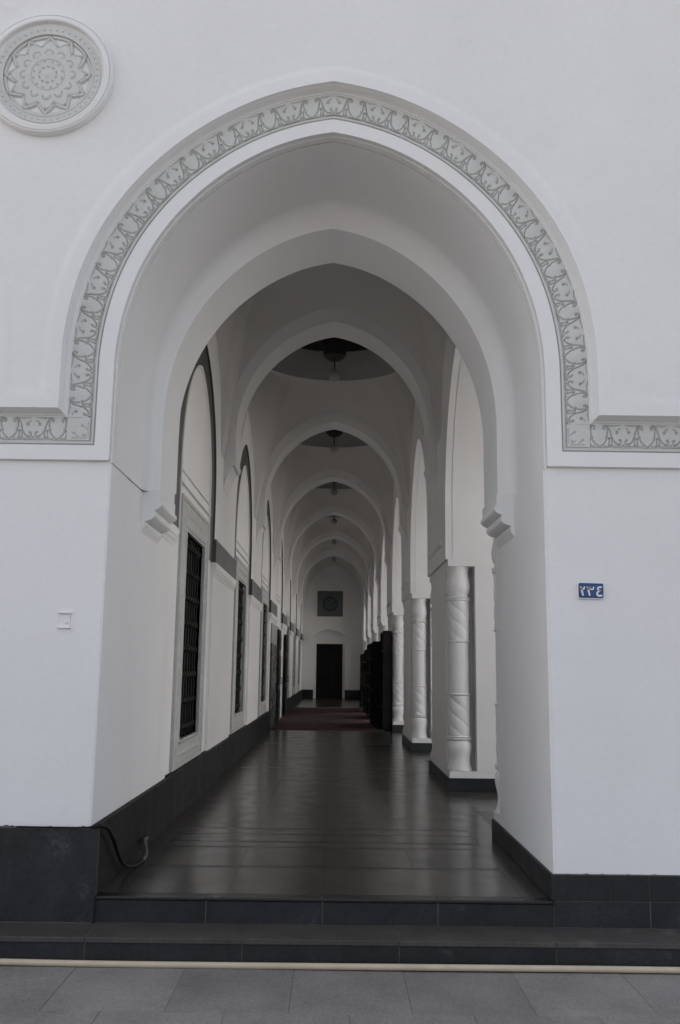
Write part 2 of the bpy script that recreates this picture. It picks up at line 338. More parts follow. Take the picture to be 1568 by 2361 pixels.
# ---- carved band: a height field of scrolls, hearts and drilled dots
def motif(uu, vv, L, Wd):
    """depth of the carving at unit coords uu (-0.5..0.5 about the heart) and vv (0..1)"""
    def spl(P, n=14):
        P = np.array(P, float); Q = []
        E_ = np.vstack([2*P[0]-P[1], P, 2*P[-1]-P[-2]])
        for i in range(1, len(E_)-2):
            for t in np.linspace(0, 1, n, endpoint=False):
                p0, p1, p2, p3 = E_[i-1:i+3]
                Q.append(0.5*((2*p1)+(-p0+p2)*t+(2*p0-5*p1+4*p2-p3)*t*t+(-p0+3*p1-3*p2+p3)*t**3))
        Q.append(P[-1]); return np.array(Q)
    lines = [
        (spl([(.105, .80), (.085, .86), (.10, .93), (.14, .92), (.175, .76), (.165, .50), (.135, .42)]), .0038, .017),
        (spl([(.165, .50), (.14, .30), (.08, .14), (.012, .03)]), .0036, .016),
        (spl([(.125, .985), (.19, .90), (.235, .66), (.275, .40), (.335, .20), (.405, .13), (.45, .18), (.455, .28), (.42, .33)]), .0038, .018),
        (spl([(.185, .06), (.205, .20), (.205, .36)]), .0034, .016),
        (spl([(.275, .05), (.262, .20), (.258, .38)]), .0034, .016),
        (spl([(.17, .985), (.27, .94), (.36, .97), (.42, 1.0)]), .0040, .012),
        (spl([(.375, .66), (.40, .78), (.44, .82)]), .0040, .013),
        (spl([(.09, .05), (.15, .025), (.30, .03), (.40, .06), (.5, .03)]), .0038, .013)]
    dots = [(.10, .82, .0095, .020), (.205, .38, .0080, .022), (.258, .40, .0080, .022), (.375, .66, .0100, .022), (.43, .30, .0090, .018), (.5, .07, .0100, .020), (.235, .07, .008, .020)]
    X = np.abs(uu)*L; Yv = vv*Wd
    dep = np.zeros_like(X)
    for Q, wd, dp in lines:
        px, py = Q[:, 0]*L, Q[:, 1]*Wd
        dmin = np.full(X.shape, 1e9)
        for i in range(len(px)-1):
            ax, ay, bx, by = px[i], py[i], px[i+1], py[i+1]
            dx, dy = bx-ax, by-ay; q = dx*dx+dy*dy+1e-12
            t = np.clip(((X-ax)*dx+(Yv-ay)*dy)/q, 0, 1)
            dmin = np.minimum(dmin, (X-ax-t*dx)**2+(Yv-ay-t*dy)**2)
        dep = np.maximum(dep, dp*np.exp(-dmin/(wd*wd)))
    for (cx_, cy_, r, dp) in dots:
        dep = np.maximum(dep, dp*np.exp(-((X-cx_*L)**2+(Yv-cy_*Wd)**2)**2/(r**4)))
    # the heart and the vase between the scrolls swell a little
    dep -= 0.004*np.exp(-((X/(.10*L))**2+((Yv-.55*Wd)/(.35*Wd))**2))
    dep -= 0.003*np.exp(-(((X-.5*L)/(.12*L))**2+((Yv-.6*Wd)/(.3*Wd))**2))
    return dep
O1, O2, YC = 0.138, 0.296, -0.030
NV = 52
def field(name, P0, P1, us, L):
    """P0, P1: inner / outer edge points (x,z); us: distance along the band at each column, in metres"""
    us = np.array(us); uu = (us/L) % 1.0 - 0.5
    vv = np.linspace(0, 1, NV+1)
    U, V = np.meshgrid(uu, vv)
    D = motif(U, V, L, O2-O1)
    R = []
    for j, v in enumerate(vv):
        R.append([(P0[i][0]+(P1[i][0]-P0[i][0])*v, YC+D[j, i], P0[i][1]+(P1[i][1]-P0[i][1])*v) for i in range(len(P0))])
    return build(name, MB().rows(R), 'relief', bld, smooth=60)
# entrance arch run, corner to corner, unit length chosen so that a vase sits at the apex
def arch_run():
    om = (O1+O2)/2
    ph = np.linspace(0, 1, 1500)
    c = np.array(arch(A0+om, ZS0, ZA0+om, phis=list(ph))[:1500])
    s = np.concatenate([[0], np.cumsum(np.hypot(np.diff(c[:, 0]), np.diff(c[:, 1])))])
    v0 = ZB0+O2
    lead = ZS0-v0; T = s[-1]+lead
    n = round((T)/0.335); L = T/(n)                     # whole units per half
    st = 0.0031; m = int(T/st)
    ds = np.linspace(0, T, m+1)
    phs = np.interp(ds-lead, s, ph)
    ci = arch(A0+O1, ZS0, ZA0+O1, phis=list(phs)); co = arch(A0+O2, ZS0, ZA0+O2, phis=list(phs))
    P0, P1 = [], []
    for i, d in enumerate(ds):
        if d < lead:
            P0.append((A0+O1, v0+d)); P1.append((A0+O2, v0+d))
        else: P0.append(ci[i]); P1.append(co[i])
    P0[-1] = (0, ZA0+O1); P1[-1] = (0, ZA0+O2)
    us = T-ds                                            # distance from the apex
    return P0, P1, us, L
P0, P1, us, L = arch_run()
field('carved_band', P0, P1, us, L)
field('carved_band', [(-x, z) for x, z in P0], [(-x, z) for x, z in P1], us, L)
field('carved_band', [(2*MIR+x, z) for x, z in P0], [(2*MIR+x, z) for x, z in P1], us, L)
def hrun(x0, x1, u0):
    n = int(abs(x1-x0)/0.0031); xs = np.linspace(x0, x1, n+1)
    field('carved_band', [(x, ZB0+O1) for x in xs], [(x, ZB0+O2) for x in xs], np.abs(xs-x0)+u0, L)
hrun(A0+O2, 3.4, 0.30*L); hrun(-A0-O2, 2*MIR+A0+O2, 0.30*L)
build('carved_band', MB().box(3.4, 6.0, YC, YC+0.01, ZB0+O1, ZB0+O2), 'relief', bld)
# corner squares with three drilled dots
def corner(cx0, sgn):
    n = 46; W_ = O2-O1
    g_ = np.linspace(0, W_, n); U, V = np.meshgrid(g_, g_)
    dep = np.zeros_like(U)
    for (a, b, r) in ((.055, .10, .009), (.11, .045, .009), (.035, .035, .007)):
        dep = np.maximum(dep, .014*np.exp(-(((U-a)**2+(V-b)**2)**2)/r**4))
    for (ax, ay, bx, by) in ((.012, .02, .012, .12), (.02, .012, .12, .012), (.035, .02, .055, .035), (.02, .075, .05, .10), (.08, .02, .105, .045)):
        dx, dy = bx-ax, by-ay; t = np.clip(((U-ax)*dx+(V-ay)*dy)/(dx*dx+dy*dy), 0, 1)
        dep = np.maximum(dep, .010*np.exp(-((U-ax-t*dx)**2+(V-ay-t*dy)**2)/.004**2))
    R = [[(cx0+sgn*U[j, i], YC+dep[j, i], ZB0+O1+V[j, i]) for i in range(n)] for j in range(n)]
    build('carved_corner', MB().rows(R), 'relief', bld, smooth=60)
corner(A0+O1, 1); corner(-A0-O1, -1); corner(2*MIR+A0+O1, 1)

# ---- plinth slabs of the facade
def slab(x0, x1, y0, y1, z0, z1, c=0.003, mat='granite', name='plinth_slab'):
    return build(name, MB().cbox(x0, x1, y0, y1, z0, z1, c), mat, bld)
for x0, x1 in ((-2.55, -1.462),):
    slab(x0, x1+0.045, -0.035, 0.02, -0.154, 0.408, 0.005)
slab(2*MIR-2, -2.553, -0.035, 0.02, -0.154, 0.408)
for (x0, x1) in ((1.475, 1.807), (1.81, 2.057), (2.06, 2.70), (2.703, 3.5), (3.503, 6.0)): slab(x0, x1, -0.022, 0.02, 0.004, 0.158)
for (x0, x1) in ((1.461, 2.057), (2.06, 2.70), (2.703, 3.5), (3.503, 6.0)): slab(x0, x1, -0.020, 0.02, -0.154, 0.002)

build('plinth_joint', MB().box(2*MIR-2, -1.43, -0.0335, 0.02, -0.156, 0.4115), 'grout', bld)
build('plinth_joint', MB().box(1.463, 6.0, -0.0185, 0.02, -0.156, 0.1615), 'grout', bld)
for k in range(26):
    left = k % 2 == 0
    cxk = random.uniform(-2.3, -1.46) if left else random.uniform(1.5, 2.4)
    zk, yk = (0.409, -0.012) if left else (0.158, -0.010)
    rk = random.uniform(0.004, 0.013); mbk = MB(); R_ = []
    for j, (q, h) in enumerate(((1.0, 0.0), (0.8, 0.55), (0.3, 0.85))):
        R_.append([(q*rk*1.7*math.cos(PI*a/4)*random.uniform(.7, 1.2), q*rk*0.8*math.sin(PI*a/4), h*rk*random.uniform(.6, 1.1)) for a in range(8)])
    mbk.rows(R_, True); mbk.quad(*R_[-1])
    build('mortar_crumb', mbk, 'granite' if k % 5 == 1 else 'grout', bld, (cxk, yk, zk))
# ---- jambs, entrance vault, first rib
YJ = RC[0]-RH                                         # end of the right entrance pier
for X, s in ((XR, 1), (XL, -1)):
    y1 = (YJ-0.615) if s > 0 else 2.2
    xa, xb = sorted((X, X+s*0.35))
    build('jamb', MB().box(xa, xb, 0.002, y1, 0.0, 2.773), 'wall', bld)
    build('jamb_groove', MB().box(*sorted((X+s*0.013, X+s*0.05)), 0.07, 1.05, 2.772, 2.786), 'wall', bld)
def vrow(a, zs, za, zb, y, n=40):
    A = arch(a, zs, za, n)
    return [(a, y, zb)] + [(x, y, z) for x, z in A] + [(-a, y, zb)]
def lrow(t, y):                                       # t = 0 entrance soffit, t = 1 first rib
    return vrow(1.472+(1.34-1.472)*t, 3.15-0.05*t, ZA0-0.005+(5.05-ZA0)*t, 2.784, y)
m = MB()
def grow(o, y): return vrow(1.472+o, 3.15, ZA0-0.005+o, 2.784, y)
m.rows([grow(0.012, 0.0), grow(0.012, 0.02), grow(0.0, 0.02), grow(0.0, 0.078), grow(0.022, 0.0785), grow(0.022, 0.090), grow(0.0, 0.0905), lrow(0, 0.55), lrow(0, 0.90)]
       + [lrow(0.62*(1-math.cos(PI/2*k/8)), 0.90+0.14*math.sin(PI/2*k/8)) for k in range(1, 9)] + [lrow(1, 1.05)])
build('entrance_vault', m, 'plaster', bld, smooth=35)
def bayrow(y): return vrow(1.50, 4.25, 6.6, 2.72, y)
build('entrance_rib', MB().rows([lrow(1, 1.05), lrow(1, 1.70), bayrow(1.70)]), 'plaster', bld, smooth=30)
cor = [(0.03, 2.455), (-0.005, 2.455), (-0.012, 2.475), (-0.03, 2.50), (-0.036, 2.525), (-0.028, 2.545), (-0.045, 2.55), (-0.085, 2.565), (-0.105, 2.585), (-0.110, 2.61), (-0.098, 2.632),
       (-0.115, 2.64), (-0.14, 2.652), (-0.155, 2.67), (-0.158, 2.69), (-0.15, 2.705), (-0.14, 2.71), (-0.14, 2.80), (0.03, 2.80)]
for X, s in ((XR+0.005, 1), (XL-0.005, -1)):
    build('corbel', MB().prism([(X+s*u, z) for u, z in cor], 'y', 1.03, 1.72), 'plaster', bld, smooth=30)
# jamb upper strips behind the first rib
for X, s in ((XRU, 1), (XL, -1)):
    build('jamb_head', MB().box(*sorted((X, X+s*0.4)), 1.69, YJ-0.3505 if s > 0 else 2.189, 2.74, 6.7), 'plaster', bld)
# inner skirting on the jambs
for (a, b) in ((-0.034, 0.9), (0.903, 1.85), (1.853, 2.75)):
    slab(XL, XL+0.045, a, b, -0.001, 0.42, 0.0015, 'granite_in', 'skirting_slab')
for (a, b) in ((-0.021, 0.95), (0.953, YJ)):
    slab(XR-0.02, XR+0.02, a, b, 0.004, 0.158, name='skirting_slab')

# ================================================================== RIGHT ARCADE
ys = [2.22] + [(RC[k]+RC[k+1])/2 for k in range(NB-1)] + [YEND]
def wall_with_arch(x, c, h, zs, za, zb, y0, y1, zt, n=30):
    A = arch(h, zs, za, n)
    pts = [(x, y0, zb)] + [(x, c-h, zb)] + [(x, c+u, z) for u, z in A[::-1]] + [(x, c+h, zb), (x, y1, zb), (x, y1, zt), (x, y0, zt)]
    return MB().ngon(pts)
XO = 2.45
for k, c in enumerate(RC):
    y0 = (RC[k-1]+c)/2 if k else YJ-0.35
    y1 = (c+RC[k+1])/2 if k < NB-1 else YEND
    zs, za = 3.05, 5.27
    mm = wall_with_arch(XRU, c, RH, zs, za, ZIMP, y0, y1, 6.75)
    mm2 = wall_with_arch(XO, c, RH, zs, za, ZIMP, y0, y1, 8.2)
    def ar(x, o): return [(x, c+RH+o, ZIMP)] + [(x, c+u, z) for u, z in arch(RH+o, zs, za+o, 30)] + [(x, c-RH-o, ZIMP)]
    mm.rows([ar(XRU, 0), ar(1.508, 0), ar(1.5085, 0.012), ar(1.516, 0.012), ar(1.5165, 0), ar(XO, 0)])
    i = len(mm.v); mm.v += mm2.v; mm.f += [tuple(i+q for q in f) for f in mm2.f]
    mm.quad((XRU, y0, ZIMP), (XO, y0, ZIMP), (XO, c-RH, ZIMP), (XRU, c-RH, ZIMP)); mm.quad((XRU, y1, ZIMP), (XO, y1, ZIMP), (XO, c+RH, ZIMP), (XRU, c+RH, ZIMP))
    build('arcade_arch', mm, 'plaster', bld, smooth=30)
# columns
def column_mesh():
    r = 0.138; prof = []
    def add(z, rad): prof.append((z, rad, 0.0))
    pts = [(0.226, .150), (0.236, .152), (0.25, .148), (0.29, .134), (0.34, .126), (0.39, .130), (0.45, .144), (0.49, .150), (0.53, .147), (0.56, .136), (0.578, .122), (0.582, .120), (0.588, .140), (0.596, .148), (0.606, .146), (0.610, .130), (0.616, .144), (0.626, .147), (0.634, .130)]
    for z, a in pts: add(z, a)
    for k in range(61): prof.append((0.64+0.475*k/60, .127, .012))
    for z, a in [(1.118, .125), (1.121, .138), (1.130, .143), (1.138, .138), (1.141, .125)]: add(z, a)
    for k in range(9): prof.append((1.15+0.60*k/8, .125, 0.0))
    for z, a in [(1.758, .125), (1.762, .138), (1.770, .143), (1.778, .138), (1.782, .125)]: add(z, a)
    for k in range(61): prof.append((1.79+0.475*k/60, .127, .012))
    top = [(2.272, .138), (2.28, .147), (2.29, .148), (2.296, .138), (2.302, .147), (2.314, .149), (2.322, .138), (2.33, .122), (2.35, .124), (2.38, .138), (2.42, .149), (2.46, .150), (2.51, .143), (2.56, .132), (2.61, .127), (2.65, .131), (2.69, .143), (2.715, .152)]
    for z, a in top: add(z, a)
    n = 96; R = []
    for z, a, tw in prof:
        row = []
        for k in range(n):
            th = 2*PI*k/n; rr = a
            if tw:
                s_ = abs(math.sin(2*th + z*19.0))
                rr = a + tw*(s_**0.45) - 0.004
            row.append((rr*math.cos(th), rr*math.sin(th), z))
        R.append(row)
    mb = MB().rows(R, True); mb.quad(*R[0][::-1]); mb.quad(*R[-1])
    return mb.mesh('column', 50)
colm = column_mesh()
def pier(y0, y1, near, far, x1=XO):
    nx, ny = 0.335, 0.30
    poly = []
    poly += [(XR, y0+ny), (XR+nx, y0+ny), (XR+nx, y0)] if near else [(XR, y0)]
    poly += [(x1, y0), (x1, y1)]
    poly += [(XR+nx, y1), (XR+nx, y1-ny), (XR, y1-ny)] if far else [(XR, y1)]
    p = build('pier', MB().prism(poly, 'z', 0.22, 2.70), 'plaster', bld)
    build('pier_plinth', MB().box(XR, x1, y0, y1, 0.146, 0.224), 'plaster', p)
    build('pier_cap', MB().box(XR, x1, y0, y1, 2.699, ZIMP+0.001), 'plaster', p)
    build('skirting_slab', MB().cbox(XR-0.018, x1+0.01, y0-0.018, y1+0.018, 0.0, 0.148, 0.003), 'granite', p)
    if near: link('column', colm, 'relief2', p, (XR+0.14, y0+0.15, 0))
    if far: link('column', colm, 'relief2', p, (XR+0.14, y1-0.15, 0))
M['relief2'] = M['plaster']
pier(YJ-0.62, YJ, False, True)
for k in range(NB-1): pier(RC[k]+RH, RC[k+1]-RH, True, k < 2)
pier(RC[-1]+RH, YEND, True, False)

# ================================================================== LEFT WALL
XB = XL-0.035
def left_bay(k, c):
    y0 = (LC[k-1]+c)/2 if k else 2.19
    y1 = (c+LC[k+1])/2 if k < NB-1 else YEND
    zs, za = 3.2, 5.16
    f = wall_with_arch(XL, c, LH, zs, za, 0.0, y0, y1, 6.75)
    f.quad((XL, c-LH, 0), (XB, c-LH, 0), (XB, c-LH, 2.72), (XL, c-LH, 2.72)); f.quad((XL, c+LH, 0), (XB, c+LH, 0), (XB, c+LH, 2.72), (XL, c+LH, 2.72))
    b = build('wall_bay', f, 'plaster', bld)
    # dark stone lining of the arch: reveal and a band on the back of the recess
    def lr(x, o, oz=None):
        oz = o if oz is None else oz
        return [(x, c+LH-o, 2.72)] + [(x, c+u, z) for u, z in arch(LH-o, zs, za-oz, 30)] + [(x, c-LH+o, 2.72)]
    build('arch_lining', MB().rows([lr(XL, 0.0), lr(XB+0.010, 0.0), lr(XB+0.010, 0.34, 0.36), lr(XB, 0.34, 0.36)]), 'lining', b, smooth=30)
    build('tympanum_edge', MB().rows([lr(XB, 0.34, 0.36), lr(XB+0.022, 0.342, 0.362), lr(XB+0.022, 0.37, 0.39), lr(XB, 0.375, 0.395)]), 'plaster', b, smooth=30)
    # back of the recess with the window hole
    hw, z0, z1 = 0.645, 0.70, 2.80
    back = MB()
    if k != 3:
        back.box(XB-0.3, XB, c-LH-0.05, c-hw, 0.0, 5.3); back.box(XB-0.3, XB, c+hw, c+LH+0.05, 0.0, 5.3)
        back.box(XB-0.3, XB-0.0005, c-hw, c+hw, 0.0, z0); back.box(XB-0.3, XB-0.0005, c-hw, c+hw, z1, 5.3)
    else:
        dw = 1.0
        back.box(XB-0.3, XB, c-LH-0.05, c-dw, 0.0, 5.3); back.box(XB-0.3, XB, c+dw, c+LH+0.05, 0.0, 5.3); back.box(XB-0.3, XB-0.0005, c-dw, c+dw, 2.55, 5.3)
    build('recess_back', back, 'plaster', b)
    for (zz, d) in ((3.24, 0.030), (3.375, 0.020)):
        build('cornice_fillet', MB().cbox(XB, XB+d, c-1.06, c+1.06, zz, zz+0.022, 0.004), 'plaster', b)
    return b
bays = [left_bay(k, c) for k, c in enumerate(LC)]
def window(c):
    """carved marble surround, iron grille, dark pane; local origin at the sill line under the window"""
    wn = build('window', win_sur, 'marble', bld, (XB, c, 0)) if False else link('window', win_me, 'marble', bld, (XB, c, 0))
    link('pane', pane_me, 'glass', wn)
    for y_ in vb: link('bar', vbar_me, 'iron', wn, (0, y_, 0))
    for z_ in hb: link('cross_bar', hbar_me, 'iron', wn, (0, 0, z_))
    return wn
hw, z0, z1, sw, sz0, sz1 = 0.645, 0.70, 2.80, 0.975, 0.43, 3.14
ws = MB()
def fr(i0, i1, x):   # rectangular frame ring between two insets, rows for sweep
    return [(x, -i0, i1[0]), (x, i0, i1[0]), (x, i0, i1[1]), (x, -i0, i1[1])]
ws.rows([fr(sw, (sz0, sz1), 0.0), fr(sw, (sz0, sz1), 0.03), fr(sw-0.04, (sz0+0.04, sz1-0.04), 0.03), fr(sw-0.045, (sz0+0.045, sz1-0.045), 0.020), fr(sw-0.055, (sz0+0.055, sz1-0.055), 0.020), fr(sw-0.06, (sz0+0.06, sz1-0.06), 0.027),
         fr(hw+0.05, (z0-0.05, z1+0.05), 0.027), fr(hw+0.045, (z0-0.045, z1+0.045), 0.018), fr(hw+0.02, (z0-0.02, z1+0.02), 0.034), fr(hw, (z0, z1), 0.034), fr(hw, (z0, z1), -0.075)], True)
# raised leaf carving on the surround: little lozenges along a centre line
for side in (-1, 1):
    for k in range(22):
        zc = 0.62+k*0.108; yc = side*0.80; r1, r2 = 0.036, 0.047
        ws.quad((0.027, yc-r1, zc), (0.040, yc, zc-0.0), (0.027, yc, zc+r2)); ws.quad((0.027, yc+r1, zc), (0.027, yc, zc+r2), (0.040, yc, zc))
        ws.quad((0.027, yc-r1, zc), (0.027, yc, zc-r2), (0.040, yc, zc)); ws.quad((0.027, yc+r1, zc), (0.040, yc, zc), (0.027, yc, zc-r2))
for zc in (0.56, 2.97):
    for k in range(12):
        yc = -0.62+k*0.1127; r1, r2 = 0.047, 0.036
        ws.quad((0.027, yc-r1, zc), (0.040, yc, zc), (0.027, yc, zc+r2)); ws.quad((0.027, yc+r1, zc), (0.027, yc, zc+r2), (0.040, yc, zc))
        ws.quad((0.027, yc-r1, zc), (0.027, yc, zc-r2), (0.040, yc, zc)); ws.quad((0.027, yc+r1, zc), (0.040, yc, zc), (0.027, yc, zc-r2))
win_me = ws.mesh('window'); pane_me = MB().box(-0.12, -0.07, -hw-0.01, hw+0.01, z0-0.01, z1+0.01).mesh('pane')
hb = [z0+0.10+(z1-z0-0.20)*k/7 for k in range(8)]; vb = [-0.54+0.18*k for k in range(7)]
def knob(zs_): return [q for z in zs_ for q in ((0.012, z-0.040), (0.024, z-0.028), (0.030, z), (0.024, z+0.028), (0.012, z+0.040))]
pf = [(0.011, z0-0.01)] + knob(hb) + [(0.011, z1+0.01)]
vbar_me = MB().lathe(pf, -0.030, 0, 10).mesh('bar', 40)
hbar_me = MB().box(-0.039, -0.021, -hw-0.005, hw+0.005, -0.011, 0.011).mesh('cross_bar')
for k, c in enumerate(LC):
    if k != 3: window(c)
# dark impost blocks between the recesses with a pale moulding under them, and the skirting
ed = [(1.73, LC[0]-LH)] + [(LC[k]+LH, LC[k+1]-LH) for k in range(NB-1)] + [(LC[-1]+LH, YEND)]
mo = [(0.0, 2.545), (0.006, 2.545), (0.010, 2.565), (0.022, 2.585), (0.030, 2.595), (0.032, 2.612), (0.027, 2.622), (0.036, 2.63), (0.040, 2.70), (0.034, 2.715), (0.0, 2.715)]
for k, (a, b) in enumerate(ed):
    build('impost_block', MB().cbox(XL-0.06, XL+0.028, a-0.001, b+0.001, 2.717, 3.01, 0.004), 'lining_cool', bld)
    build('impost_moulding', MB().prism([(XL+u, z) for u, z in mo], 'y', a-0.012, b+0.012), 'plaster', bld, smooth=30)
yy = 2.753
while yy < YEND:
    nx_ = min(yy+1.02, YEND)
    if not (15.9 < yy < 22.6):
        slab(XL-0.061, XL+0.045 if True else 0, yy, nx_-0.003, -0.001, 0.42, 0.0015, 'granite_in', 'skirting_slab')
    yy = nx_
# polished dado of the portal pier and the portal beyond it
a, b = LC[2]+LH+0.35, LC[3]-LH
for j in range(2):
    ya, yb = a+(b-a)*j/2, a+(b-a)*(j+1)/2
    slab(XL-0.01, XL+0.05, ya+0.002, yb-0.002, 0.0, 2.0, 0.004, 'dado', 'dado_slab')
    slab(XL-0.01, XL+0.04, ya+0.002, yb-0.002, 2.003, 2.49, 0.004, 'dado_pale', 'dado_slab')
build('doorway_room', MB().box(XB-1.2, XB-0.9, LC[3]-1.1, LC[3]+1.1, 0, 2.7), 'glass', bld)  # near-black slab in place of the unlit room
def leaf(y0, y1, label):
    t = tag(empty('door_leaf', (XL+0.06, (y0+y1)/2, 0)), label, 'door', 'dark door leaves at the side portal'); h = (y1-y0)/2
    build('panel', MB().cbox(-0.025, 0.025, -h, h, 0.012, 2.42, 0.004), 'wood', t)
    for z in (0.10, 1.0, 1.9): build('raised_panel', MB().cbox(0.02, 0.045, -h+0.1, h-0.1, z, z+(0.42 if z > 1.5 else 0.75), 0.012), 'wood', t)
    build('handle', MB().tube([(0.03, h-0.09, 1.0), (0.075, h-0.09, 1.02), (0.075, h-0.09, 1.16), (0.03, h-0.09, 1.18)], 0.01), 'iron', t)
leaf(17.95, 18.9, 'dark wooden door leaf folded back beside the grey polished dado')
leaf(21.6, 22.5, 'dark wooden door leaf folded back on the far jamb of the side portal')

# ================================================================== RIBS, VAULTS, DRUMS
def vault(y0, y1, yc, rr, zr, n=128):
    """sail vault on a rectangular bay rising to a round ring"""
    yl = (y1-y0)/2
    def zarch(u, a, zs, za):
        return zs+(za-zs)*arch_z(u/a)
    ths = sorted(set([2*PI*k/n for k in range(n)] + [math.atan2(sy*yl, sx*1.47) % (2*PI) for sx in (1, -1) for sy in (1, -1)]))
    B = []
    for th in ths:
        cx_, sy_ = math.cos(th), math.sin(th)
        t = min(1.47/abs(cx_) if abs(cx_) > 1e-6 else 1e9, yl/abs(sy_) if abs(sy_) > 1e-6 else 1e9)
        x, y = cx_*t, sy_*t
        if abs(abs(x)-1.47) < 1e-6: z = zarch(y, 1.75, 4.2, 5.75) if abs(y) < 1.75 else 4.2
        else: z = zarch(x, 1.47, 4.2, 6.42)
        if abs(abs(x)-1.47) < 1e-6 and abs(abs(y)-yl) < 1e-6: z = 4.2
        B.append((x, y, z))
    R = []
    for j in range(17):
        s_ = j/16; row = []
        for th, (x, y, z) in zip(ths, B):
            X2, Y2 = rr*math.cos(th), rr*math.sin(th)
            row.append((x+(X2-x)*s_, (y0+y1)/2+y+(yc-(y0+y1)/2+Y2-y)*s_, z+(zr-z)*math.sin(s_*PI/2)))
        R.append(row)
    return MB().rows(R, True)
ribs_y = [(1.05, 1.70)] + [(r-RT, r+RT) for r in RIB] + [(YEND, YEND+0.3)]
RR, ZR, ZD = 1.40, 6.74, 7.32
BC = []
for k in range(NB):
    y0, y1 = ribs_y[k][1], ribs_y[k+1][0]; yc = (y0+y1)/2
    if k == 0: yc = (RIB[0]-2.61)
    BC.append(yc)
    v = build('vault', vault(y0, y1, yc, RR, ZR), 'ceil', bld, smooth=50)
    d = MB(); n = 64
    def cr(r, z): return [(r*math.cos(2*PI*q/n), yc+r*math.sin(2*PI*q/n), z) for q in range(n)]
    d.rows([cr(RR, ZR), cr(RR, ZR+0.03), cr(RR+0.03, ZR+0.035), cr(RR+0.03, ZD)], True)
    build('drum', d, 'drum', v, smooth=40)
    build('drum_ceiling', MB().lathe([(RR+0.04, ZD), (RR+0.04, ZD+0.03)], 0, yc, 48), 'boss', v)  # dark disc, its colour standing in for the unlit dome above
def ribrow(a, za, y, zb=4.2): return vrow(a, 4.3, za, zb, y, 32)
for r in RIB:
    rb = build('rib', MB().rows([ribrow(1.478, 6.55, r-RT), ribrow(1.32, 6.20, r-RT), ribrow(1.32, 6.20, r+RT), ribrow(1.478, 6.55, r+RT)]), 'plaster', bld, smooth=30)
    for X, s in ((XRU, 1), (XL, -1)):
        xi = s*1.32
        # springing moulding and the lower corbel
        build('springing_moulding', MB().prism([(X+s*0.02, 4.12), (xi, 4.12), (xi-s*0.006, 4.135), (xi-s*0.014, 4.155), (xi-s*0.016, 4.185), (xi-s*0.010, 4.205), (xi, 4.21), (X+s*0.02, 4.21)], 'y', r-RT-0.014, r+RT+0.014), 'plaster', rb, smooth=30)
        pr = [(0.02, 3.80), (-0.004, 3.80), (-0.010, 3.86), (-0.025, 3.93), (-0.048, 3.99), (-0.075, 4.04), (-0.100, 4.09), (-0.108, 4.125), (0.02, 4.125)]
        build('rib_corbel', MB().prism([(X+s*u, z) for u, z in pr], 'y', r-RT, r+RT), 'plaster', rb, smooth=50)
for k in range(NB-1):
    ya, yb = RC[k]+RH+0.33, RC[k+1]-RH-0.33
    build('pier_ledge', MB().prism([(XRU+0.02, 2.99), (XRU-0.006, 2.99), (XRU-0.03, 3.015), (XRU-0.036, 3.05), (XRU-0.02, 3.06), (XRU+0.02, 3.06)], 'y', ya, yb), 'plaster', bld, smooth=30)
# building mass: roof, outer left wall, far end, parapet (keep the daylight out)
build('roof_slab', MB().box(-9, 2.6, 0.3, YEND+0.6, 8.0, 8.4), 'wall', bld)
build('roof_parapet', MB().box(-9, 6.0, YU+0.02, 0.5, ZT-0.002, ZT+0.15), 'wall', bld)
build('mass_wall', MB().box(-14, -2.0, 0.51, YEND+0.6, -0.3, 12.5), 'wall', bld)  # unseen hall block, height chosen so its shadow covers the courtyard ground
build('facade_backing', MB().ngon([(-9, 0.45, 6.8), (6.0, 0.45, 6.8), (6.0, 0.45, ZT), (-9, 0.45, ZT)]), 'wall', bld)
A = arch(1.62, 3.15, 5.45, 30)
build('facade_backing', MB().ngon([(1.62, 0.47, 2.7), (6.0, 0.47, -0.3), (6.0, 0.47, 6.9), (-9, 0.47, 6.9), (-9, 0.47, 2.7), (-1.62, 0.47, 2.7)] + [(x, 0.47, z) for x, z in A[::-1]]), 'wall', bld)
build('arcade_soffit', MB().box(1.44, 2.6, 0.46, YEND, 6.76, 7.99), 'wall', bld)

# added unseen white wing with arched recesses, bounces sunlight into the corridor
wing = tag(empty('added_bounce_wing', (12.0, 20.0, -0.345)), 'unseen white sunlit wing with arched recesses, added to bounce sun into the corridor', 'building')
wm = MB()
for k in range(8):
    y0, y1 = -20+5.2*k, -20+5.2*(k+1); c = (y0+y1)/2
    f = wall_with_arch(0.0, c, 1.5, 2.6, 4.6, 0.0, y0, y1, 7.5)
    i = len(wm.v); wm.v += f.v; wm.f += [tuple(i+q for q in t) for t in f.f]
    A_ = [(c+1.5, 0.0)] + [(c+u, z) for u, z in arch(1.5, 2.6, 4.6, 16)] + [(c-1.5, 0.0)]
    wm.rows([[(0, u, z) for u, z in A_], [(0.5, u, z) for u, z in A_]])
build('wall', wm, 'wall', wing); build('recess_back', MB().box(0.5, 1.0, -20, 21.6, 0, 7.5), 'wall', wing)
build('roof', MB().box(-0.15, 5, -20.1, 21.7, 7.501, 7.8), 'wall', wing)

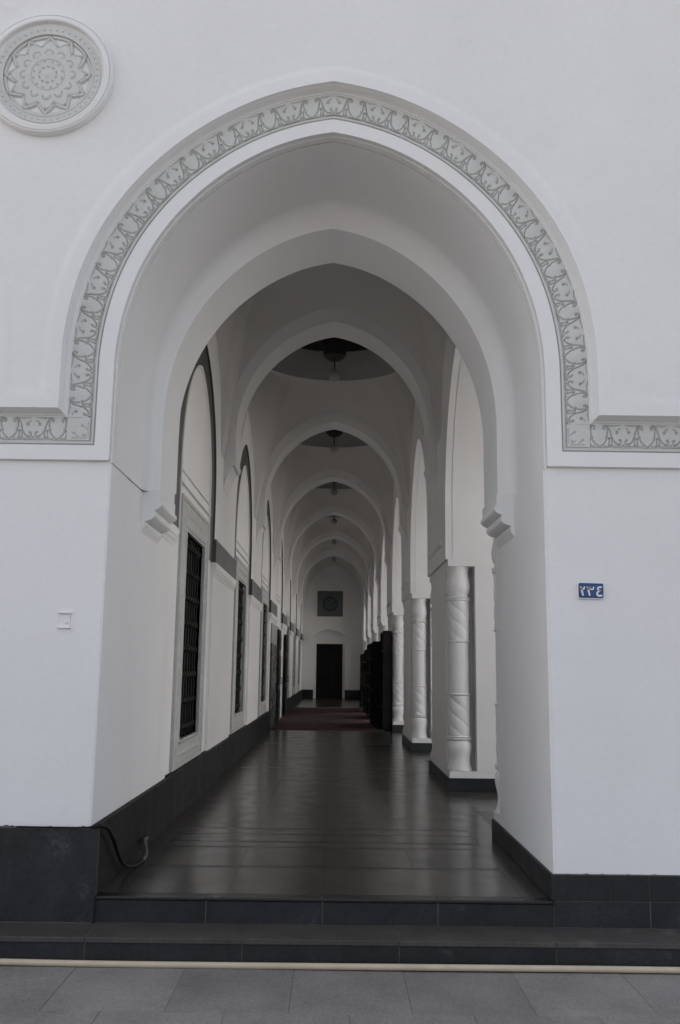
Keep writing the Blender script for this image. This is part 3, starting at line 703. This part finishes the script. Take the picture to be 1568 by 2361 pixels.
# ================================================================== END WALL
EX = -0.14
ew = MB()
dl, dr, dz = EX-0.66, EX+0.62, 2.62
rl, rr_, rz, ra = EX-0.78, EX+0.74, 3.02, 3.30
seg = [(rl+(rr_-rl)*k/16, rz+(ra-rz)*math.sin(PI*k/16)) for k in range(17)]
ew.ngon([(-2.0, YEND, 0), (rl, YEND, 0)] + [(x, YEND, z) for x, z in seg] + [(rr_, YEND, 0), (2.6, YEND, 0), (2.6, YEND, 8), (-2.0, YEND, 8)])
ring0 = [(rl, YEND, 0)] + [(x, YEND, z) for x, z in seg] + [(rr_, YEND, 0)]
ew.rows([ring0, [(x, YEND+0.42, z) for x, _, z in ring0]])
ew.quad((rl-0.1, YEND+0.42, dz), (rr_+0.1, YEND+0.42, dz), (rr_+0.1, YEND+0.42, 3.5), (rl-0.1, YEND+0.42, 3.5))
ew.quad((rl-0.1, YEND+0.42, 0), (dl, YEND+0.42, 0), (dl, YEND+0.42, dz), (rl-0.1, YEND+0.42, dz)); ew.quad((dr, YEND+0.42, 0), (rr_+0.1, YEND+0.42, 0), (rr_+0.1, YEND+0.42, dz), (dr, YEND+0.42, dz))
build('end_wall', ew, 'plaster', bld)
for x0, x1 in ((-1.46, rl), (rr_, 1.45)): slab(x0, x1, YEND-0.04, YEND+0.02, 0, 0.42, name='skirting_slab')
dr_ = build('door', MB().box(dl, dr, YEND+0.45, YEND+0.50, 0.0, dz), 'wood', bld)
for x0, x1 in ((dl+0.02, (dl+dr)/2-0.01), ((dl+dr)/2+0.01, dr-0.02)):
    build('door_panel', MB().cbox(x0, x1, YEND+0.42, YEND+0.46, 0.03, dz-0.03, 0.01), 'wood', dr_)
build('end_room', MB().box(-9, 9, YEND+0.55, YEND+0.7, -0.3, 8.0), 'wall', bld)
# calligraphy panel
def ribbon(mb, pts, wd, y, plane='xz', th=0.004):
    """flat stroke of varying width in the x-z plane at depth y, th proud"""
    n = len(pts); Lp, Rp = [], []
    for i, p in enumerate(pts):
        a = pts[max(i-1, 0)]; b = pts[min(i+1, n-1)]
        d = Vector((b[0]-a[0], b[1]-a[1])); d.normalize(); nx_, nz_ = -d.y, d.x
        wv = wd if not isinstance(wd, (list, tuple)) else wd[0]+(wd[1]-wd[0])*i/(n-1)
        Lp.append((p[0]+nx_*wv/2, p[1]+nz_*wv/2)); Rp.append((p[0]-nx_*wv/2, p[1]-nz_*wv/2))
    F = [[(q[0], y-th, q[1]) for q in Lp], [(q[0], y-th, q[1]) for q in Rp]]
    Bk = [[(q[0], y, q[1]) for q in Lp], [(q[0], y, q[1]) for q in Rp]]
    mb.rows([Bk[0], F[0], F[1], Bk[1]]); mb.quad(F[0][0], F[1][0], Bk[1][0], Bk[0][0]); mb.quad(F[0][-1], F[1][-1], Bk[1][-1], Bk[0][-1])
def cub(P, n=10):
    P = [Vector(p) for p in P]; E_ = [2*P[0]-P[1]] + P + [2*P[-1]-P[-2]]; Q = []
    for i in range(1, len(E_)-2):
        for k in range(n):
            t = k/n; p0, p1, p2, p3 = E_[i-1:i+3]
            Q.append(0.5*((2*p1)+(-p0+p2)*t+(2*p0-5*p1+4*p2-p3)*t*t+(-p0+3*p1-3*p2+p3)*t**3))
    Q.append(P[-1]); return [(q.x, q.y) for q in Q]
cp = tag(empty('calligraphy_panel', (EX-0.02, YEND-0.001, 4.55)), 'square dark tile panel with round calligraphy above the far door', 'wall panel')
build('backboard', MB().cbox(-0.62, 0.62, -0.04, 0, -0.62, 0.62, 0.006), 'panel', cp)
fm = MB()
for q in ((-0.62, 0.62, 0.55, 0.62), (-0.62, 0.62, -0.62, -0.55), (-0.62, -0.55, -0.55, 0.55), (0.55, 0.62, -0.55, 0.55)): fm.box(q[0], q[1], -0.055, -0.041, q[2], q[3])
build('border', fm, 'panel', cp)
def disc(r0, r1, y, th, n=48):
    mb = MB(); R = lambda r, yy: [(r*math.cos(2*PI*k/n), yy, r*math.sin(2*PI*k/n)) for k in range(n)]
    rows_ = [R(r1, y), R(r1, y-th)] + ([R(r0, y-th), R(r0, y)] if r0 > 0 else [])
    mb.rows(rows_, True)
    if r0 <= 0: mb.quad(*R(r1, y-th))
    return mb
build('roundel', disc(0, 0.39, -0.041, 0.008), 'panel_dark', cp); build('roundel_ring', disc(0.395, 0.43, -0.041, 0.014), 'script', cp)
sm = MB()
for P_, wd in (([(-.25, -.12), (-.10, -.20), (.10, -.18), (.25, -.08), (.28, .02)], .045), ([(-.27, -.02), (-.12, -.10), (.02, -.03), (.14, -.08), (.22, .0)], .040), ([(-.20, .08), (-.05, .02), (.10, .08), (.24, .12)], .038),
               ([(-.06, .22), (.04, .15), (.20, .20), (.26, .25)], .034), ([(-.10, -.27), (.0, -.20), (.10, -.29), (.16, -.24)], .034), ([(-.16, .20), (-.18, .05), (-.15, -.02)], .03), ([(.05, .26), (.04, .10), (.07, .0)], .028)):
    ribbon(sm, cub(P_), [wd, wd*0.5], -0.049)
build('calligraphy', sm, 'script', cp)

# ================================================================== MEDALLION
md = empty('medallion', (-2.045, YU+0.0095, 5.578)); md.parent = bld
RM = 0.468
def ringprof(name, prof, mat, n=96):
    R = [[(r*math.cos(2*PI*k/n), y, r*math.sin(2*PI*k/n)) for k in range(n)] for r, y in prof]
    return build(name, MB().rows(R, True), mat, md, smooth=35)
ringprof('rim', [(RM, 0.0), (RM, -0.045), (RM-0.006, -0.055), (RM-0.014, -0.058), (RM-0.018, -0.050), (RM-0.02, -0.058), (RM-0.052, -0.064), (RM-0.060, -0.058), (RM-0.064, -0.030), (RM-0.070, -0.024), (RM-0.092, -0.020)], 'plaster')
ringprof('backplate', [(RM-0.05, -0.006), (0.002, -0.006)], 'plaster')
ringprof('bead_ring', [(0.378, -0.006), (0.378, -0.030), (0.330, -0.030), (0.330, -0.034), (0.318, -0.034), (0.318, -0.006)], 'relief')
bead = MB()
bm_ = bmesh.new(); bmesh.ops.create_uvsphere(bm_, u_segments=8, v_segments=6, radius=0.0075); bead.add_bm(bm_); bead_me = bead.mesh('bead', 60)
for k in range(48):
    th = 2*PI*k/48; link('bead', bead_me, 'relief', md, (0.354*math.cos(th), -0.031, 0.354*math.sin(th)))
def poly_plate(name, outline, y0, y1, mat, par=md):
    """plate in the x-z plane between depths y0 (back) and y1 (front)"""
    return build(name, MB().prism(outline, 'y', y0, y1), mat, par)
def star(ro, ri, n=12, ph=0): return [((ro if k % 2 == 0 else ri)*math.sin(PI*k/n+ph), (ro if k % 2 == 0 else ri)*math.cos(PI*k/n+ph)) for k in range(2*n)]
# star as a height field so that the piercings are cut into it
n_ = 230; gx = np.linspace(-0.325, 0.325, n_); U, V = np.meshgrid(gx, gx); Rr = np.hypot(U, V); TH = np.arctan2(U, V)
sec = 2*PI/12; ta = np.abs((TH+sec/2) % sec - sec/2)
ro, ri = 0.322, 0.322*math.cos(PI/4)/math.cos(PI/6)
# outline of three crossed squares in one half sector
lx, lz = Rr*np.sin(ta), Rr*np.cos(ta)
ri = 0.245
_ex, _ez = ri*math.sin(PI/12), ri*math.cos(PI/12)-0.322; _l = math.hypot(_ex, _ez)
d_edge = ((lx)*_ez - (lz-0.322)*_ex)/_l
inside = np.clip(d_edge/0.006, 0, 1)
H = 0.019*inside - 0.009*np.exp(-((d_edge-0.020)/0.0045)**2)*inside
def cut(cxs, czs, r, dp):
    global H
    H = H-dp*np.exp(-(((U-cxs)**2+(V-czs)**2)/r**2)**2)*inside
for k in range(12):
    a_ = k*sec
    for (r_, da, rad, dp) in ((0.272, 0, .011, .022), (0.235, .5, .010, .022), (0.105, .5, .0075, .012)):
        cut(r_*math.sin(a_+da*sec), r_*math.cos(a_+da*sec), rad, dp)
    # cup-shaped petals round a ring
    b_ = a_; cx_, cz_ = 0.170*math.sin(b_), 0.170*math.cos(b_)
    dd = np.hypot(U-cx_, V-cz_)
    H += (0.004*np.exp(-(dd/0.018)**4) - 0.010*np.exp(-((dd-0.026)/0.0045)**2)*(Rr > 0.165))*inside
for r_, wd, dp in ((0.062, 0.006, 0.016), (0.120, 0.004, 0.008)):
    H -= dp*np.exp(-((Rr-r_)/wd)**2)*(0.5+0.5*np.cos(TH*10) if r_ < 0.1 else 1)
H += 0.010*np.exp(-(Rr/0.026)**2)
# frames in the gaps between the points
gap = (Rr < 0.316) & (d_edge < 0)
tri = np.maximum.reduce([-d_edge-0.0, np.zeros_like(Rr)])
fr_ = (np.exp(-((-d_edge-0.018)/0.006)**2)*0.0 + (np.abs(Rr-0.306) < 0.010)*1.0)*gap
H = np.where(gap, np.maximum(H, 0.014*fr_), H)
Rws = []
for j in range(n_):
    Rws.append([(gx[i], -0.007-H[j, i], gx[j]) for i in range(n_)])
mb = MB(); mb.rows(Rws)
keep = []
for f in mb.f:
    cxm = sum(mb.v[q][0] for q in f)/4; czm = sum(mb.v[q][2] for q in f)/4
    if math.hypot(cxm, czm) < 0.3205 and min(mb.v[q][1] for q in f) < -0.0075: keep.append(f)
mb.f = keep
so_ = build('star_carving', mb, 'relief', md, smooth=60)

# ================================================================== SMALL THINGS
# house-number plate
npl = tag(empty('number_plate', (1.752, -0.001, 1.951), 0), 'blue enamel number plate with white Arabic numerals on white wall', 'number plate')
npl.rotation_euler = (0, math.radians(0.6), 0)
build('backing', MB().cbox(-0.086, 0.084, -0.014, 0, -0.056, 0.048, 0.004), 'white', npl)
build('face', MB().cbox(-0.079, 0.084, -0.021, -0.0135, -0.046, 0.050, 0.006), 'blue', npl)
dg = MB()
def dig(P_, wd, ox): ribbon(dg, cub([(ox+x, z) for x, z in P_], 6), wd, -0.021, th=0.0015)
# two
dig([(0.0, .026), (.004, .012), (.014, .008), (.024, .014), (.026, .028)], [.010, .008], -.068); dig([(.003, .020), (.010, -.004), (.016, -.034)], [.014, .010], -.068)
# three
dig([(0.0, .026), (.004, .012), (.012, .009), (.020, .013), (.022, .024), (.024, .013), (.033, .009), (.041, .014), (.043, .027)], [.010, .008], -.024); dig([(.003, .020), (.010, -.004), (.017, -.034)], [.014, .010], -.024)
# four
dig([(.038, .026), (.018, .024), (.010, .014), (.018, .006), (.032, .004)], [.010, .010], .036); dig([(.030, .005), (.012, -.006), (.006, -.020), (.014, -.032), (.040, -.030)], [.011, .012], .036)
build('numerals', dg, 'white', npl)
# blank cover plate on the left pier
cv = tag(empty('cover_plate', (-1.722, -0.001, 1.708)), 'small white painted cover plate with two lips on the left pier', 'cover plate')
build('plate', MB().cbox(-0.038, 0.038, -0.0015, 0, -0.043, 0.048, 0.0005), 'wall', cv)
for z in (0.052, -0.045): build('lip', MB().cbox(-0.044, 0.044, -0.018, 0, z-0.004, z+0.006, 0.003), 'wall', cv)
build('knock_out', MB().lathe([(0.008, -0.003), (0.008, 0.003)], 0, 0, 12), 'wall', cv, (0.015, -0.006, -0.012), (PI/2, 0, 0))
# hose along the kerb
hp = []
for k in range(140):
    x = -6+12*k/139
    hp.append((x, -0.362-0.012*math.sin(x*0.9+0.4)-0.004*math.sin(x*2.7), -0.291+0.004*math.sin(x*1.7)+0.008*max(0, (abs(x)-1.2))*0.4))
hs = tag(build('hose', MB().tube(hp, 0.018, 12), 'hose', smooth=60), 'long beige hose lying along the foot of the step', 'hose')
# cable
P3 = [(-1.93, -0.043, 0.415), (-1.66, -0.045, 0.413), (-1.50, -0.047, 0.415), (-1.43, -0.035, 0.422), (-1.385, 0.05, 0.40), (-1.385, 0.26, 0.29), (-1.385, 0.44, 0.155), (-1.375, 0.60, 0.06), (-1.35, 0.80, 0.016), (-1.33, 1.0, 0.016), (-1.335, 1.14, 0.03), (-1.36, 1.24, 0.065), (-1.39, 1.33, 0.10), (-1.395, 1.45, 0.09)]
def sp3(P, n=8):
    P = [Vector(p) for p in P]; E_ = [2*P[0]-P[1]] + P + [2*P[-1]-P[-2]]; Q = []
    for i in range(1, len(E_)-2):
        for k in range(n):
            t = k/n; p0, p1, p2, p3 = E_[i-1:i+3]
            Q.append(0.5*((2*p1)+(-p0+p2)*t+(2*p0-5*p1+4*p2-p3)*t*t+(-p0+3*p1-3*p2+p3)*t**3))
    return Q+[P[-1]]
cb = tag(empty('loose_cable', (0, 0, 0)), 'loose black cable running over the dark plinth and drooping into the doorway', 'cable')
Q = sp3(P3); i0 = len(Q)*9//13
build('sheath', MB().tube(Q[:i0+1], lambda i: 0.005 if i < 26 else 0.013, 8), 'cable', cb, smooth=60)
build('frayed_end', MB().tube(Q[i0:], 0.013, 8), 'tape', cb, smooth=60)
# pendant lamps under the domes
ords = ['first', 'second', 'third', 'fourth', 'fifth', 'sixth', 'seventh']
for k in range(1, NB):
    t = tag(empty('pendant_lamp', (0, BC[k], ZD)), 'white globe lamp under a dark boss in the %s dome from the entrance arch' % ords[k], 'lamp', 'globe lamps hanging under the domes')
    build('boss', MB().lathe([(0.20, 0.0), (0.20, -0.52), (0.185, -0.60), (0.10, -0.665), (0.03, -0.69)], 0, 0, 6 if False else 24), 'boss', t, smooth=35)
    build('rod', MB().lathe([(0.012, -0.68), (0.012, -0.86)], 0, 0, 8), 'boss', t)
    build('globe', MB().lathe([(0.02, -0.845)] + [(0.105*math.sin(PI*j/14), -0.945+0.105*math.cos(PI*j/14)) for j in range(2, 14)] + [(0.01, -1.05)], 0, 0, 24), 'globe', t, smooth=60)
# carpet
tag(build('carpet', MB().cbox(-1.44, 1.10, 15.85, 28.0, 0.0035, 0.017, 0.004), 'carpet'), 'dark red carpet laid across the corridor floor', 'carpet')
# shelf cabinets
def cabinet(x0, x1, y0, y1, h, label, base=0.017):
    t = tag(empty('shelf_cabinet', ((x0+x1)/2, (y0+y1)/2, base)), label, 'cabinet', 'dark shelf cabinets along the arcade piers')
    a, b = (x1-x0)/2, (y1-y0)/2
    build('back_panel', MB().box(a-0.02, a, -b, b, 0, h), 'wood', t)
    for y_ in (-b, b-0.03): build('side_panel', MB().cbox(-a, a-0.021, y_, y_+0.03, 0, h, 0.003), 'wood', t)
    n = 6
    for j in range(n):
        z = 0.06+(h-0.10)*j/(n-1); build('shelf', MB().cbox(-a+0.005, a-0.021, -b+0.031, b-0.031, z, z+0.025, 0.003), 'wood', t)
    for z in (0.42, 0.82, 1.22, 1.62): build('side_batten', MB().cbox(-a+0.02, a-0.03, -b-0.012, -b, z, z+0.03, 0.003), 'wood', t)
cabinet(1.22, 1.43, 15.95, 17.1, 2.32, 'narrow tall dark cabinet nearest the entrance on the carpet edge')
cabinet(1.03, 1.41, 17.2, 18.8, 2.10, 'dark shelf cabinet right behind the narrow tall one')
cabinet(1.06, 1.41, 20.4, 22.0, 2.14, 'third dark shelf cabinet counted from the entrance')
cabinet(1.10, 1.41, 24.5, 26.1, 2.05, 'fourth dark shelf cabinet counted from the entrance')
cabinet(1.14, 1.41, 30.0, 32.0, 2.02, 'last dark shelf cabinet before the far door', 0.001)
